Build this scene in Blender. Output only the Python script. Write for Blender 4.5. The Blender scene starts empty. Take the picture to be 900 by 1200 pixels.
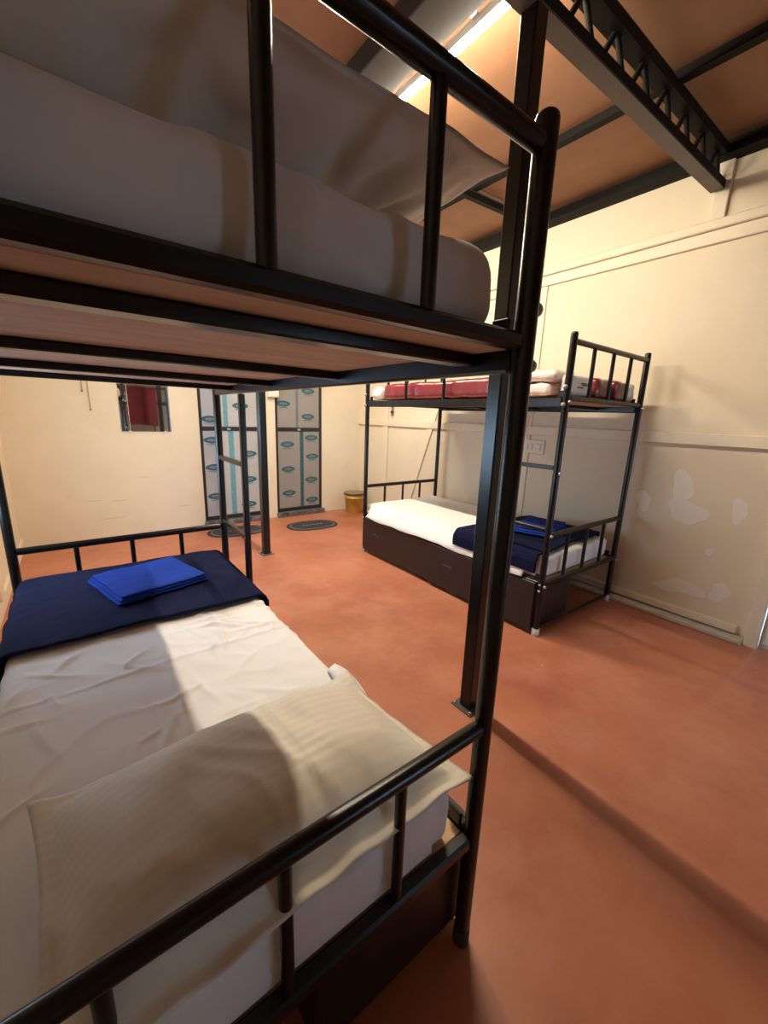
import bpy, math, random
from mathutils import Vector, Matrix, noise
random.seed(7)
S = bpy.context.scene
COL = S.collection

# ---------------------------------------------------------------- camera
PITCH, YAW, ROLL, FPX, CAMZ = 0.2317, 0.6570, -0.0348, 471.4, 1.3201
cy, sy, cp, sp = math.cos(YAW), math.sin(YAW), math.cos(PITCH), math.sin(PITCH)
fwd = Vector((sy*cp, cy*cp, -sp)); rgt = Vector((cy, -sy, 0)); dwn = fwd.cross(rgt)
r2 = math.cos(ROLL)*rgt + math.sin(ROLL)*dwn
d2 = -math.sin(ROLL)*rgt + math.cos(ROLL)*dwn
cam = bpy.data.cameras.new('camera'); camo = bpy.data.objects.new('camera', cam); COL.objects.link(camo)
m = Matrix.Identity(4)
for i in range(3):
    m[i][0] = r2[i]; m[i][1] = -d2[i]; m[i][2] = -fwd[i]
m[2][3] = CAMZ
camo.matrix_world = m
cam.sensor_fit = 'VERTICAL'; cam.sensor_height = 24.0; cam.lens = FPX*24/1200; cam.clip_start = 0.01
S.camera = camo

# ---------------------------------------------------------------- world, exposure
w = bpy.data.worlds.new('sky'); S.world = w; w.use_nodes = True
bg = w.node_tree.nodes['Background']
bg.inputs[0].default_value = (0.50, 0.73, 1.0, 1); bg.inputs[1].default_value = 8.0
TUBE_STRENGTH = 165.0
TUBE_ADDED_STRENGTH = 290.0      # added, unseen far tube, set brighter to lift the far end
TUBE_COLOR = (1.0, 0.86, 0.66, 1)
vs = S.view_settings
vs.view_transform = 'Standard'; vs.look = 'None'; vs.gamma = 1; vs.use_curve_mapping = False
vs.exposure = 0.82
S.cycles.max_bounces = 10; S.cycles.diffuse_bounces = 6

# ---------------------------------------------------------------- materials
def mat(name, col, rough=0.6, metal=0.0, spec=0.5, var=0.0, vscale=6.0, bump=0.0, bscale=40.0, col2=None, coat=0.0,
        alpha=None, trans=0.0, emit=None, estr=0.0, sheen=0.0, rvar=0.0, detail=6.0, stretch=None):
    M = bpy.data.materials.new(name); M.use_nodes = True
    nt = M.node_tree; b = nt.nodes['Principled BSDF']
    b.inputs['Base Color'].default_value = (*col, 1)
    b.inputs['Roughness'].default_value = rough
    b.inputs['Metallic'].default_value = metal
    b.inputs['Specular IOR Level'].default_value = spec
    b.inputs['Coat Weight'].default_value = coat
    b.inputs['Coat Roughness'].default_value = 0.15
    b.inputs['Transmission Weight'].default_value = trans
    if sheen: b.inputs['Sheen Weight'].default_value = sheen
    if alpha is not None: b.inputs['Alpha'].default_value = alpha
    if emit: b.inputs['Emission Color'].default_value = (*emit, 1); b.inputs['Emission Strength'].default_value = estr
    tc = nt.nodes.new('ShaderNodeTexCoord'); src = tc.outputs['Object']
    if stretch:
        mp = nt.nodes.new('ShaderNodeMapping'); mp.inputs['Scale'].default_value = stretch
        nt.links.new(src, mp.inputs[0]); src = mp.outputs[0]
    if var or col2 or rvar:
        n = nt.nodes.new('ShaderNodeTexNoise'); n.inputs['Scale'].default_value = vscale; n.inputs['Detail'].default_value = detail
        n.inputs['Roughness'].default_value = 0.62
        nt.links.new(src, n.inputs['Vector'])
        if var or col2:
            c2 = col2 or tuple(c*(1-var) for c in col)
            r = nt.nodes.new('ShaderNodeValToRGB')
            r.color_ramp.elements[0].position = 0.32; r.color_ramp.elements[1].position = 0.68
            r.color_ramp.elements[0].color = (*c2, 1); r.color_ramp.elements[1].color = (*col, 1)
            nt.links.new(n.outputs['Fac'], r.inputs[0]); nt.links.new(r.outputs[0], b.inputs['Base Color'])
        if rvar:
            mr = nt.nodes.new('ShaderNodeMapRange'); mr.inputs['To Min'].default_value = rough-rvar; mr.inputs['To Max'].default_value = rough+rvar
            nt.links.new(n.outputs['Fac'], mr.inputs['Value']); nt.links.new(mr.outputs[0], b.inputs['Roughness'])
    if bump:
        n2 = nt.nodes.new('ShaderNodeTexNoise'); n2.inputs['Scale'].default_value = bscale; n2.inputs['Detail'].default_value = 5
        nt.links.new(src, n2.inputs['Vector'])
        bp = nt.nodes.new('ShaderNodeBump'); bp.inputs['Strength'].default_value = bump; bp.inputs['Distance'].default_value = 0.01
        nt.links.new(n2.outputs['Fac'], bp.inputs['Height']); nt.links.new(bp.outputs[0], b.inputs['Normal'])
    return M

BLACK = mat('black_paint', (0.006, 0.0055, 0.006), 0.28, spec=0.4, coat=0.0, var=0.3, vscale=3, bump=0.03, bscale=120)
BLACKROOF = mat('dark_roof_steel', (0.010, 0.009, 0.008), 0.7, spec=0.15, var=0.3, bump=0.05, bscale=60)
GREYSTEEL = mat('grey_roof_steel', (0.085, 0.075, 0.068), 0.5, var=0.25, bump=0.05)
BOLT = mat('bolt_zinc', (0.55, 0.55, 0.56), 0.3, metal=0.9)
DARKBOLT = mat('bolt_dark', (0.34, 0.34, 0.35), 0.35, metal=0.3)
CLEAR = mat('clear_plastic', (0.8, 0.8, 0.8), 0.25, trans=0.5)
WALL = mat('cream_wall_paint', (0.74, 0.66, 0.51), 0.75, var=0.06, vscale=2.5, bump=0.06, bscale=30)
WALLFAR = mat('cream_plaster', (0.78, 0.71, 0.56), 0.8, var=0.07, vscale=3, bump=0.08, bscale=22)
TRIMM = mat('cream_trim_paint', (0.76, 0.68, 0.53), 0.55, var=0.06, vscale=8, bump=0.04)
WHITEP = mat('white_door_paint', (0.80, 0.80, 0.78), 0.5, var=0.04)
PATCH = mat('plaster_patch', (0.80, 0.765, 0.69), 0.85, var=0.05, vscale=9)
BOARD = mat('brown_ceiling_board', (0.34, 0.175, 0.095), 0.65, col2=(0.27, 0.135, 0.070), vscale=3.0, bump=0.05, bscale=25)
PLY = mat('deck_plywood', (0.58, 0.38, 0.27), 0.7, col2=(0.44, 0.27, 0.19), vscale=4, bump=0.05, stretch=(1, 5, 1))
PLYEDGE = mat('raw_plywood', (0.66, 0.44, 0.26), 0.7, var=0.15, vscale=10)
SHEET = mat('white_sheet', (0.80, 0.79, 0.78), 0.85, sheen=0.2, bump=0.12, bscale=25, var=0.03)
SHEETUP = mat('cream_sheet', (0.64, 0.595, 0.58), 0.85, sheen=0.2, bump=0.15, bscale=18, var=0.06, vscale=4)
PILLOW = mat('cream_pillowcase', (0.70, 0.64, 0.54), 0.7, sheen=0.3, bump=0.08, bscale=30, var=0.03)
NAVY = mat('navy_blanket', (0.0055, 0.0085, 0.040), 0.9, spec=0.12, bump=0.3, bscale=160, var=0.2)
BLUE = mat('royal_blue_towel', (0.009, 0.042, 0.30), 0.85, spec=0.15, bump=0.4, bscale=220, var=0.2)
BROWNBOX = mat('dark_brown_laminate', (0.012, 0.0075, 0.007), 0.42, var=0.2, vscale=12, stretch=(1, 1, 6))
RED = mat('red_plastic_wrap', (0.21, 0.024, 0.036), 0.3, var=0.35, vscale=9, bump=0.25, bscale=22, coat=0.4)
REDCLOTH = mat('red_blanket', (0.22, 0.028, 0.04), 0.8, var=0.3, vscale=6, bump=0.2)
WRAPW = mat('white_plastic_wrap', (0.78, 0.77, 0.74), 0.3, var=0.15, vscale=12, bump=0.3, bscale=30, coat=0.4)
FLORAL = mat('floral_plastic_wrap', (0.84, 0.78, 0.70), 0.35, col2=(0.70, 0.50, 0.42), vscale=14, bump=0.3, bscale=26, coat=0.3)
FILM = mat('protective_film', (0.30, 0.29, 0.285), 0.28, var=0.12, vscale=4, bump=0.06, bscale=8, coat=0.3)
TEAL = mat('teal_print', (0.030, 0.115, 0.155), 0.4)
TEALL = mat('light_teal_tape', (0.14, 0.36, 0.45), 0.4, var=0.3, vscale=30)
TEALD = mat('dark_teal_tape', (0.035, 0.125, 0.15), 0.4, var=0.3, vscale=30)
FILMP = mat('pale_daylit_film', (0.47, 0.49, 0.51), 0.28, var=0.12, vscale=4, bump=0.06, bscale=8, coat=0.3)  # paler film of the left door; daylight through it is put into the colour
GREYT = mat('grey_blue_tape', (0.16, 0.21, 0.26), 0.4, var=0.2, vscale=20)
FRAME = mat('black_aluminium', (0.02, 0.02, 0.022), 0.4, var=0.2)
MARBLE = mat('dark_marble', (0.20, 0.20, 0.21), 0.35, col2=(0.025, 0.025, 0.028), vscale=16)
MIRROR = mat('mirror_glass', (0.85, 0.87, 0.87), 0.03, metal=1.0)
MATG = mat('dark_grey_mat', (0.035, 0.035, 0.045), 0.95, var=0.3, vscale=40, bump=0.4, bscale=200)
MATL = mat('pale_mat_ring', (0.22, 0.21, 0.23), 0.95, var=0.4, vscale=30)
YELLOW = mat('yellow_bucket', (0.62, 0.36, 0.06), 0.4, var=0.15, vscale=5)
LID = mat('bucket_lid', (0.26, 0.20, 0.10), 0.5, var=0.2)
LIDB = mat('bucket_lid_rim', (0.03, 0.03, 0.03), 0.5)
WPLASTIC = mat('white_plastic', (0.78, 0.76, 0.70), 0.4)
WIRE = mat('white_wire', (0.75, 0.72, 0.66), 0.5)
STRING = mat('grey_string', (0.25, 0.22, 0.18), 0.8)
HOLE = mat('socket_hole', (0.02, 0.02, 0.02), 0.6)
RUBBER = mat('caster_rubber', (0.03, 0.03, 0.03), 0.6)
PRINT = mat('black_print', (0.03, 0.03, 0.04), 0.6)
BROWNORN = mat('dark_charm', (0.10, 0.03, 0.04), 0.6, var=0.4, vscale=40)

# red oxide floor
FLOOR = mat('red_oxide_concrete', (0.49, 0.188, 0.100), 0.42, col2=(0.34, 0.105, 0.062), vscale=1.6, bump=0.05, bscale=14, rvar=0.10, detail=9)
nt = FLOOR.node_tree
b = nt.nodes['Principled BSDF']; tc = [n for n in nt.nodes if n.type == 'TEX_COORD'][0]
base_link = b.inputs['Base Color'].links[0].from_socket
sp1 = nt.nodes.new('ShaderNodeTexNoise'); sp1.inputs['Scale'].default_value = 2.6; sp1.inputs['Detail'].default_value = 10; sp1.inputs['Roughness'].default_value = 0.7
nt.links.new(tc.outputs['Object'], sp1.inputs['Vector'])
rp = nt.nodes.new('ShaderNodeValToRGB'); rp.color_ramp.elements[0].position = 0.46; rp.color_ramp.elements[1].position = 0.74
nt.links.new(sp1.outputs['Fac'], rp.inputs[0])
mx = nt.nodes.new('ShaderNodeMix'); mx.data_type = 'RGBA'
mf = nt.nodes.new('ShaderNodeMath'); mf.operation = 'MULTIPLY'; mf.inputs[1].default_value = 0.7
nt.links.new(rp.outputs[0], mf.inputs[0]); nt.links.new(mf.outputs[0], mx.inputs['Factor'])
nt.links.new(base_link, mx.inputs['A']); mx.inputs['B'].default_value = (0.52, 0.24, 0.16, 1)
# small pale paint flecks
sp2 = nt.nodes.new('ShaderNodeTexNoise'); sp2.inputs['Scale'].default_value = 26.0; sp2.inputs['Detail'].default_value = 2
nt.links.new(tc.outputs['Object'], sp2.inputs['Vector'])
rp2 = nt.nodes.new('ShaderNodeValToRGB'); rp2.color_ramp.elements[0].position = 0.765; rp2.color_ramp.elements[1].position = 0.80
nt.links.new(sp2.outputs['Fac'], rp2.inputs[0])
mx2 = nt.nodes.new('ShaderNodeMix'); mx2.data_type = 'RGBA'
nt.links.new(rp2.outputs[0], mx2.inputs['Factor']); nt.links.new(mx.outputs['Result'], mx2.inputs['A']); mx2.inputs['B'].default_value = (0.62, 0.48, 0.42, 1)
nt.links.new(mx2.outputs['Result'], b.inputs['Base Color'])

# pillow satin stripes (woven pattern along the pillow)
nt = PILLOW.node_tree; b = nt.nodes['Principled BSDF']
tc = [n for n in nt.nodes if n.type == 'TEX_COORD'][0]
wv = nt.nodes.new('ShaderNodeTexWave'); wv.bands_direction = 'Y'; wv.inputs['Scale'].default_value = 13.0; wv.inputs['Distortion'].default_value = 0.0
nt.links.new(tc.outputs['Object'], wv.inputs['Vector'])
mr = nt.nodes.new('ShaderNodeMapRange'); mr.inputs['To Min'].default_value = 0.5; mr.inputs['To Max'].default_value = 0.75
nt.links.new(wv.outputs['Fac'], mr.inputs['Value']); nt.links.new(mr.outputs[0], b.inputs['Roughness'])
rpw = nt.nodes.new('ShaderNodeValToRGB'); rpw.color_ramp.elements[0].color = (0.67, 0.62, 0.52, 1); rpw.color_ramp.elements[1].color = (0.655, 0.60, 0.50, 1)
rpw.color_ramp.elements[0].position = 0.4; rpw.color_ramp.elements[1].position = 0.6
nt.links.new(wv.outputs['Fac'], rpw.inputs[0]); nt.links.new(rpw.outputs[0], b.inputs['Base Color'])

# ---------------------------------------------------------------- mesh builder
class MB:
    def __init__(s): s.v = []; s.f = []; s.sm = []
    def add(s, vs, fs, smooth=False):
        o = len(s.v); s.v += [tuple(p) for p in vs]; s.f += [tuple(i+o for i in f) for f in fs]; s.sm += [smooth]*len(fs); return s
    def box(s, x0, x1, y0, y1, z0, z1):
        V = [(x0,y0,z0),(x1,y0,z0),(x1,y1,z0),(x0,y1,z0),(x0,y0,z1),(x1,y0,z1),(x1,y1,z1),(x0,y1,z1)]
        return s.add(V, [(0,3,2,1),(4,5,6,7),(0,1,5,4),(1,2,6,5),(2,3,7,6),(3,0,4,7)])
    def bbox(s, x0, x1, y0, y1, z0, z1, bv=0.003):
        """box with bevelled edges"""
        bv = min(bv, (x1-x0)*.45, (y1-y0)*.45, (z1-z0)*.45)
        X = [(x0,x0+bv),(x1,x1-bv)]; Y = [(y0,y0+bv),(y1,y1-bv)]; Z = [(z0,z0+bv),(z1,z1-bv)]
        V = []; idx = {}
        for i in (0,1):
            for j in (0,1):
                for k in (0,1):
                    for a in range(3):
                        p = [X[i][1], Y[j][1], Z[k][1]]; p[a] = (X[i][0], Y[j][0], Z[k][0])[a]
                        idx[(i,j,k,a)] = len(V); V.append(tuple(p))
        F = []
        for a in range(3):
            for sd in (0,1):
                c = []
                for (p,q) in ((0,0),(1,0),(1,1),(0,1)):
                    t = [0,0,0]; t[a] = sd; t[(a+1)%3] = p; t[(a+2)%3] = q; c.append(idx[(*t,a)])
                F.append(tuple(c) if sd else tuple(c[::-1]))
        for a in range(3):
            b_, c_ = (a+1)%3, (a+2)%3
            for p in (0,1):
                for q in (0,1):
                    t0 = [0,0,0]; t0[b_] = p; t0[c_] = q; t1 = list(t0); t1[a] = 1
                    F.append((idx[(*t0,b_)], idx[(*t1,b_)], idx[(*t1,c_)], idx[(*t0,c_)]))
        for i in (0,1):
            for j in (0,1):
                for k in (0,1): F.append((idx[(i,j,k,0)], idx[(i,j,k,1)], idx[(i,j,k,2)]))
        return s.add(V, F)
    def tube(s, a, b, r, n=14, cap=True, r2=None):
        a, b = Vector(a), Vector(b); d = (b-a).normalized()
        u = d.cross(Vector((0,0,1)) if abs(d.z) < .9 else Vector((1,0,0))).normalized(); v = d.cross(u)
        rb = r if r2 is None else r2; V = []
        for p, rr in ((a, r), (b, rb)):
            for i in range(n):
                t = 2*math.pi*i/n; V.append(p + u*math.cos(t)*rr + v*math.sin(t)*rr)
        s.add(V, [(i, (i+1)%n, n+(i+1)%n, n+i) for i in range(n)], True)
        if cap:
            s.add(V[:n], [tuple(range(n))[::-1]]); s.add(V[n:], [tuple(range(n))])
        return s
    def lathe(s, c, prof, n=24, axis='z'):
        """prof: list of (r, h)"""
        c = Vector(c); V = []
        for r, h in prof:
            for i in range(n):
                t = 2*math.pi*i/n; p = (r*math.cos(t), r*math.sin(t), h)
                if axis == 'x': p = (p[2], p[0], p[1])
                if axis == 'y': p = (p[1], p[2], p[0])
                V.append(c + Vector(p))
        F = []
        for k in range(len(prof)-1):
            for i in range(n): F.append((k*n+i, k*n+(i+1)%n, (k+1)*n+(i+1)%n, (k+1)*n+i))
        s.add(V, F, True)
        if prof[0][0] > 1e-6: s.add(V[:n], [tuple(range(n))[::-1]])
        if prof[-1][0] > 1e-6: s.add(V[-n:], [tuple(range(n))])
        return s
    def path(s, pts, r, n=8):
        for a, b in zip(pts[:-1], pts[1:]): s.tube(a, b, r, n)
        return s
    def mesh(s, name, M):
        me = bpy.data.meshes.new(name); me.from_pydata(s.v, [], s.f); me.update()
        me.polygons.foreach_set('use_smooth', s.sm); me.materials.append(M); return me
    def build(s, name, M, parent=None):
        o = bpy.data.objects.new(name, s.mesh(name, M)); COL.objects.link(o); o.parent = parent; return o

def link(name, me, parent=None, loc=(0,0,0), rz=0):
    o = bpy.data.objects.new(name, me); COL.objects.link(o); o.parent = parent; o.location = loc; o.rotation_euler.z = rz; return o
def tag(o, label=None, cat=None, group=None, kind=None):
    if label: o['label'] = label
    if cat: o['category'] = cat
    if group: o['group'] = group
    if kind: o['kind'] = kind
    return o
def empty(name, loc=(0,0,0), rz=0):
    o = bpy.data.objects.new(name, None); COL.objects.link(o); o.location = loc; o.rotation_euler.z = rz; o.empty_display_size = .1; return o
def copy_tree(o, parent=None):
    c = o.copy(); COL.objects.link(c); c.parent = parent
    for ch in [x for x in o.children]: copy_tree(ch, c)
    return c
def struct(o): o['kind'] = 'structure'; return o

def rounded(cx, cy, cz, sx, sy, sz, r, nx, ny, nz, fn=None):
    """soft rounded block (mattress, folded cloth, parcel); fn(p, n) displaces"""
    mb = MB(); ids = {}; V = []
    h = (sx/2, sy/2, sz/2); N = (nx, ny, nz)
    def pt(i, j, k):
        key = (i, j, k)
        if key in ids: return ids[key]
        p = Vector(((2*i/nx-1)*h[0], (2*j/ny-1)*h[1], (2*k/nz-1)*h[2]))
        rr = min(r, *[x*.999 for x in h])
        q = Vector([max(-(h[a]-rr), min(h[a]-rr, p[a])) for a in range(3)])
        d = p-q; n = d.normalized() if d.length > 1e-9 else Vector((0,0,1))
        p = q + n*rr if d.length > 1e-9 else p
        p = p + Vector((cx, cy, cz))
        if fn: p = fn(p, n)
        ids[key] = len(V); V.append(p); return ids[key]
    F = []
    for a in range(3):
        b_, c_ = (a+1)%3, (a+2)%3
        for sd in (0, N[a]):
            for i in range(N[b_]):
                for j in range(N[c_]):
                    q = []
                    for (p_, q_) in ((i,j),(i+1,j),(i+1,j+1),(i,j+1)):
                        t = [0,0,0]; t[a] = sd; t[b_] = p_; t[c_] = q_; q.append(pt(*t))
                    F.append(tuple(q) if sd else tuple(q[::-1]))
    mb.add(V, F, True); return mb

def ns(p, s, o=0.0): return noise.noise(Vector((p[0]*s+o, p[1]*s+o*1.7, p[2]*s-o)))
def ridge(p, s, o=0.0): return 1-abs(ns(p, s, o))*2.2

# ================================================================ STRUCTURE
XL, XR, YF, YN = -0.50, 3.28, 4.88, -4.4
def zc(x): return 2.968 + 0.047*(x-3.28)      # sloping ceiling underside

o = MB().box(XL-.2, XR+.2, YN-.2, YF+.3, -0.12, 0).build('floor', FLOOR); struct(o)

# right wall (framed partition) with a door opening near the camera
DY0, DY1 = -0.60, 0.36
wr = MB(); wr.box(XR, XR+.12, DY1+.06, YF+.2, 0, 3.05).box(XR, XR+.12, YN-.2, DY0-.06, 0, 3.05).box(XR, XR+.12, DY0-.06, DY1+.06, 2.12, 3.05)
wall_right = struct(wr.build('wall_right', WALL))
# trims of the right wall
struct(MB().bbox(XR-.032, XR, DY1+.09, YF, 1.210, 1.286, .004).build('trim_1', TRIMM))
t2 = MB().bbox(XR-.045, XR, YN, YF, 2.497, 2.552, .006).build('trim_2', TRIMM); struct(t2)
struct(MB().bbox(XR-.022, XR, YN, YF, 2.422, 2.496, .004).build('trim_3', TRIMM))
struct(MB().bbox(XR-.026, XR-.0005, 4.212, 4.295, .09, 2.42, .004).build('trim_4', TRIMM))
struct(MB().bbox(XR-.014, XR-.0005, 2.125, 2.205, .09, 2.42, .003).build('trim_5', TRIMM))
struct(MB().bbox(XR-.026, XR-.0005, 0.985, 1.060, 2.553, 2.86, .003).build('trim_6', TRIMM))
# diagonal brace in the far bay
br = MB()
bw = .045
A0, A1 = Vector((XR-.02, 3.84, .09)), Vector((XR-.02, 3.29, 1.60))
d = (A1-A0).normalized(); nrm = Vector((0, -d.z, d.y))
P = [A0+nrm*bw, A1+nrm*bw, A1-nrm*bw, A0-nrm*bw]
V = P + [p+Vector((.0195,0,0)) for p in P]
br.add(V, [(0,1,2,3),(7,6,5,4),(0,4,5,1),(1,5,6,2),(2,6,7,3),(3,7,4,0)])
struct(br.build('trim_7', TRIMM))
struct(MB().bbox(XR-.040, XR, .47, YF, .042, .090, .004).build('baseboard_right', TRIMM))
struct(MB().bbox(XR-.105, XR, .425, YF, 0, .030, .006).build('trim_8', mat('sill_concrete', (0.60, 0.54, 0.44), .8, var=.25, vscale=12, bump=.2)))
# repaired plaster patches, proud of the wall
def blob(yc, zc_, ry, rz, seed, parent):
    n = 22; V = [(XR-.0018, yc, zc_)]; rnd = random.Random(seed)
    ph = [rnd.uniform(0, 6.3) for _ in range(3)]
    for i in range(n):
        t = 2*math.pi*i/n; k = 1+.18*math.sin(2*t+ph[0])+.13*math.sin(3*t+ph[1])+.08*math.sin(5*t+ph[2])
        V.append((XR-.0012, yc+ry*k*math.cos(t), zc_+rz*k*math.sin(t)))
    V += [(XR, p[1], p[2]) for p in V[1:]]
    F = [(0, 1+(i+1)%n, 1+i) for i in range(n)] + [(1+i, 1+(i+1)%n, n+1+(i+1)%n, n+1+i) for i in range(n)]
    return MB().add(V, F).build('plaster_patch', PATCH, parent)
for k, (yc, z_, ry, rz) in enumerate([(.92,.92,.07,.10),(.87,.76,.10,.09),(1.14,.79,.05,.07),(.80,.235,.11,.055),(.90,.20,.07,.03),(.60,.27,.055,.06),(.60,.82,.045,.07),(.70,.52,.02,.03)]):
    blob(yc, z_, ry, rz, k, wall_right)
# door in the right wall
dr = struct(empty('door_3', (XR, (DY0+DY1)/2, 0)))
def kid(mb, name, M, par):
    o = mb.build(name, M); o.parent = par; o.matrix_parent_inverse = Matrix.Translation(par.location).inverted(); return o
kid(MB().bbox(XR-.075, XR+.10, DY1, DY1+.06, 0, 2.12, .004), 'door_jamb', TRIMM, dr)
kid(MB().bbox(XR-.075, XR+.10, DY0-.06, DY0, 0, 2.12, .004), 'door_jamb', TRIMM, dr)
kid(MB().bbox(XR-.075, XR+.10, DY0, DY1, 2.06, 2.12, .004), 'door_head', TRIMM, dr)
leaf = kid(MB().bbox(XR-.02, XR+.02, DY0+.004, DY1-.004, .002, 2.055, .004), 'door_leaf', WHITEP, dr)
for (a0, a1, b0, b1) in ((DY0+.1, DY1-.1, .22, .95), (DY0+.1, DY1-.1, 1.08, 1.92)):
    kid(MB().bbox(XR-.035, XR-.0195, a0, a1, b0, b1, .012), 'door_panel', WHITEP, dr)
kid(MB().bbox(XR-.03, XR-.0195, DY0+.02, DY1-.02, .03, .16, .004), 'kick_board', WHITEP, dr)

# far wall with two door openings
D1 = (1.13, 1.825); D2 = (2.015, 2.665); DH = 2.10
wf = MB()
wf.box(XL-.2, D1[0], YF, YF+.16, 0, 3.05).box(D1[1], D2[0], YF, YF+.16, 0, 3.05).box(D2[1], XR, YF, YF+.16, 0, 3.05)
wf.box(D1[0], D1[1], YF, YF+.16, DH, 3.05).box(D2[0], D2[1], YF, YF+.16, DH, 3.05)
wall_far = struct(wf.build('wall_far', WALLFAR))
CRACK = mat('wall_crack', (0.50, 0.42, 0.30), .9)
for (x0, z0, x1, z1) in ((.02,.405,.17,.408),(.24,.388,.40,.392),(.08,.20,.36,.215),(.86,.27,.98,.275),(.50,.62,.62,.615)):
    n = 7; V = []
    for i in range(n):
        t = i/(n-1); zz = z0+(z1-z0)*t+random.uniform(-.004,.004); hw = .0022*math.sin(math.pi*(.08+.84*t))
        V += [(x0+(x1-x0)*t, YF-.001, zz-hw), (x0+(x1-x0)*t, YF-.001, zz+hw)]
    MB().add(V, [(2*i, 2*i+2, 2*i+3, 2*i+1) for i in range(n-1)]).build('hairline_crack', CRACK, wall_far)

# left wall
WY0, WY1, WZ0, WZ1 = 2.05, 3.55, .78, 1.40          # low window beside the nearest bed, outside the frame
wl = MB().box(XL-.14, XL, YN-.2, WY0, 0, 3.05).box(XL-.14, XL, WY1, YF+.16, 0, 3.05).box(XL-.14, XL, WY0, WY1, 0, WZ0).box(XL-.14, XL, WY0, WY1, WZ1, 3.05)
struct(wl.build('wall_left', WALL))
wn_ = struct(empty('window_1', (XL-.07, (WY0+WY1)/2, WZ0)))
for (a, b_) in ((WY0, WY0+.035), (WY1-.035, WY1), ((WY0+WY1)/2-.015, (WY0+WY1)/2+.015)):
    w_ = MB().bbox(XL-.10, XL-.04, a, b_, WZ0, WZ1, .003).build('window_stile', WHITEP); w_.parent = wn_; w_.matrix_parent_inverse = Matrix.Translation(wn_.location).inverted()
for (a, b_) in ((WZ0, WZ0+.035), (WZ1-.035, WZ1)):
    w_ = MB().bbox(XL-.10, XL-.04, WY0+.035, WY1-.035, a, b_, .003).build('window_rail', WHITEP); w_.parent = wn_; w_.matrix_parent_inverse = Matrix.Translation(wn_.location).inverted()
struct(MB().bbox(XL, XL+.022, .2, YF, 0, .10, .004).build('baseboard_left', TRIMM))
struct(MB().bbox(XL, XL+.03, 3.3, 3.42, .10, 2.4, .004).build('trim_9', TRIMM))
# near wall behind the camera, with a wide open doorway letting daylight in
OX0, OX1, OZ = 2.50, 3.20, 2.05
wn = MB(); wn.box(XL-.14, OX0, YN-.14, YN, 0, 3.05).box(OX1, XR+.12, YN-.14, YN, 0, 3.05).box(OX0, OX1, YN-.14, YN, OZ, 3.05)
struct(wn.build('wall_near', WALL))
f = MB(); f.bbox(OX0-.06, OX0, YN-.15, YN+.03, 0, OZ+.06, .004).bbox(OX1, OX1+.06, YN-.15, YN+.03, 0, OZ+.06, .004).bbox(OX0, OX1, YN-.15, YN+.03, OZ, OZ+.06, .004)
struct(f.build('trim_10', TRIMM))
struct(MB().box(-8, 12, -14, YN-.2, -.14, -.02).build('outdoor_ground', mat('outdoor_ground', (.42,.36,.30), .9, var=.2)))

# ceiling boards between purlins and joists
ceil = struct(empty('ceiling', (0, 0, 2.9)))
PX = [XL-.1, 0.10, 1.245, 2.44, XR+.1]; JY = [YN-.1, -2.83, -1.55, -.27, 1.045, 2.275, 3.60, YF+.15]
for i in range(len(PX)-1):
    for j in range(len(JY)-1):
        x0, x1, y0, y1 = PX[i]+.003, PX[i+1]-.003, JY[j]+.003, JY[j+1]-.003
        V = [(x0,y0,zc(x0)),(x1,y0,zc(x1)),(x1,y1,zc(x1)),(x0,y1,zc(x0))]
        V += [(p[0],p[1],p[2]+.012) for p in V]
        kid(MB().add(V, [(0,3,2,1),(4,5,6,7),(0,1,5,4),(1,2,6,5),(2,3,7,6),(3,0,4,7)]), 'ceiling_panel', BOARD, ceil)
struct(MB().box(XL-.15, XR+.15, YN-.15, YF+.2, 3.0, 3.02).build('roof_cover', BLACKROOF))

# ---------------------------------------------------------------- roof steel
def sloped_bar(mb, x0, x1, y0, y1, dz0, dz1):
    V = []
    for dz in (dz0, dz1):
        V += [(x0,y0,zc(x0)+dz),(x1,y0,zc(x1)+dz),(x1,y1,zc(x1)+dz),(x0,y1,zc(x0)+dz)]
    return mb.add(V, [(0,3,2,1),(4,5,6,7),(0,1,5,4),(1,2,6,5),(2,3,7,6),(3,0,4,7)])
def purlin(name, x, wdt, dep, M, label):
    o = empty(name, (x, 1.0, zc(x)-dep)); tag(o, label, 'purlin', 'purlins running along the ceiling')
    z1 = zc(x)-.002; t = .006
    kid(MB().box(x-wdt/2, x-wdt/2+t, YN, YF, z1-dep, z1), 'web', M, o)
    kid(MB().box(x-wdt/2+t, x+wdt/2, YN, YF, z1-t, z1), 'top_flange', M, o)
    kid(MB().box(x-wdt/2+t, x+wdt/2, YN, YF, z1-dep, z1-dep+t), 'bottom_flange', M, o)
    return o
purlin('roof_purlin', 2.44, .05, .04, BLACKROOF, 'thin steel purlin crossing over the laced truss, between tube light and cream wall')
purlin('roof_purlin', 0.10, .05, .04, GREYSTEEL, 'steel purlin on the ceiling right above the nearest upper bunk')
o = MB().bbox(1.17, 1.345, YN, YF, zc(1.25)-.105, zc(1.25)-.010, .004).build('tube_beam', mat('dark_grey_steel', (0.035, 0.031, 0.029), .55, var=.25))
tag(o, 'wide grey roof beam that carries the glowing tube light', 'beam')
o = MB().bbox(XR-.075, XR-.001, YN, YF, 2.858, 2.945, .003).build('wall_beam', BLACKROOF)
tag(o, 'black steel beam along the top of the cream right wall', 'beam')

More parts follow.
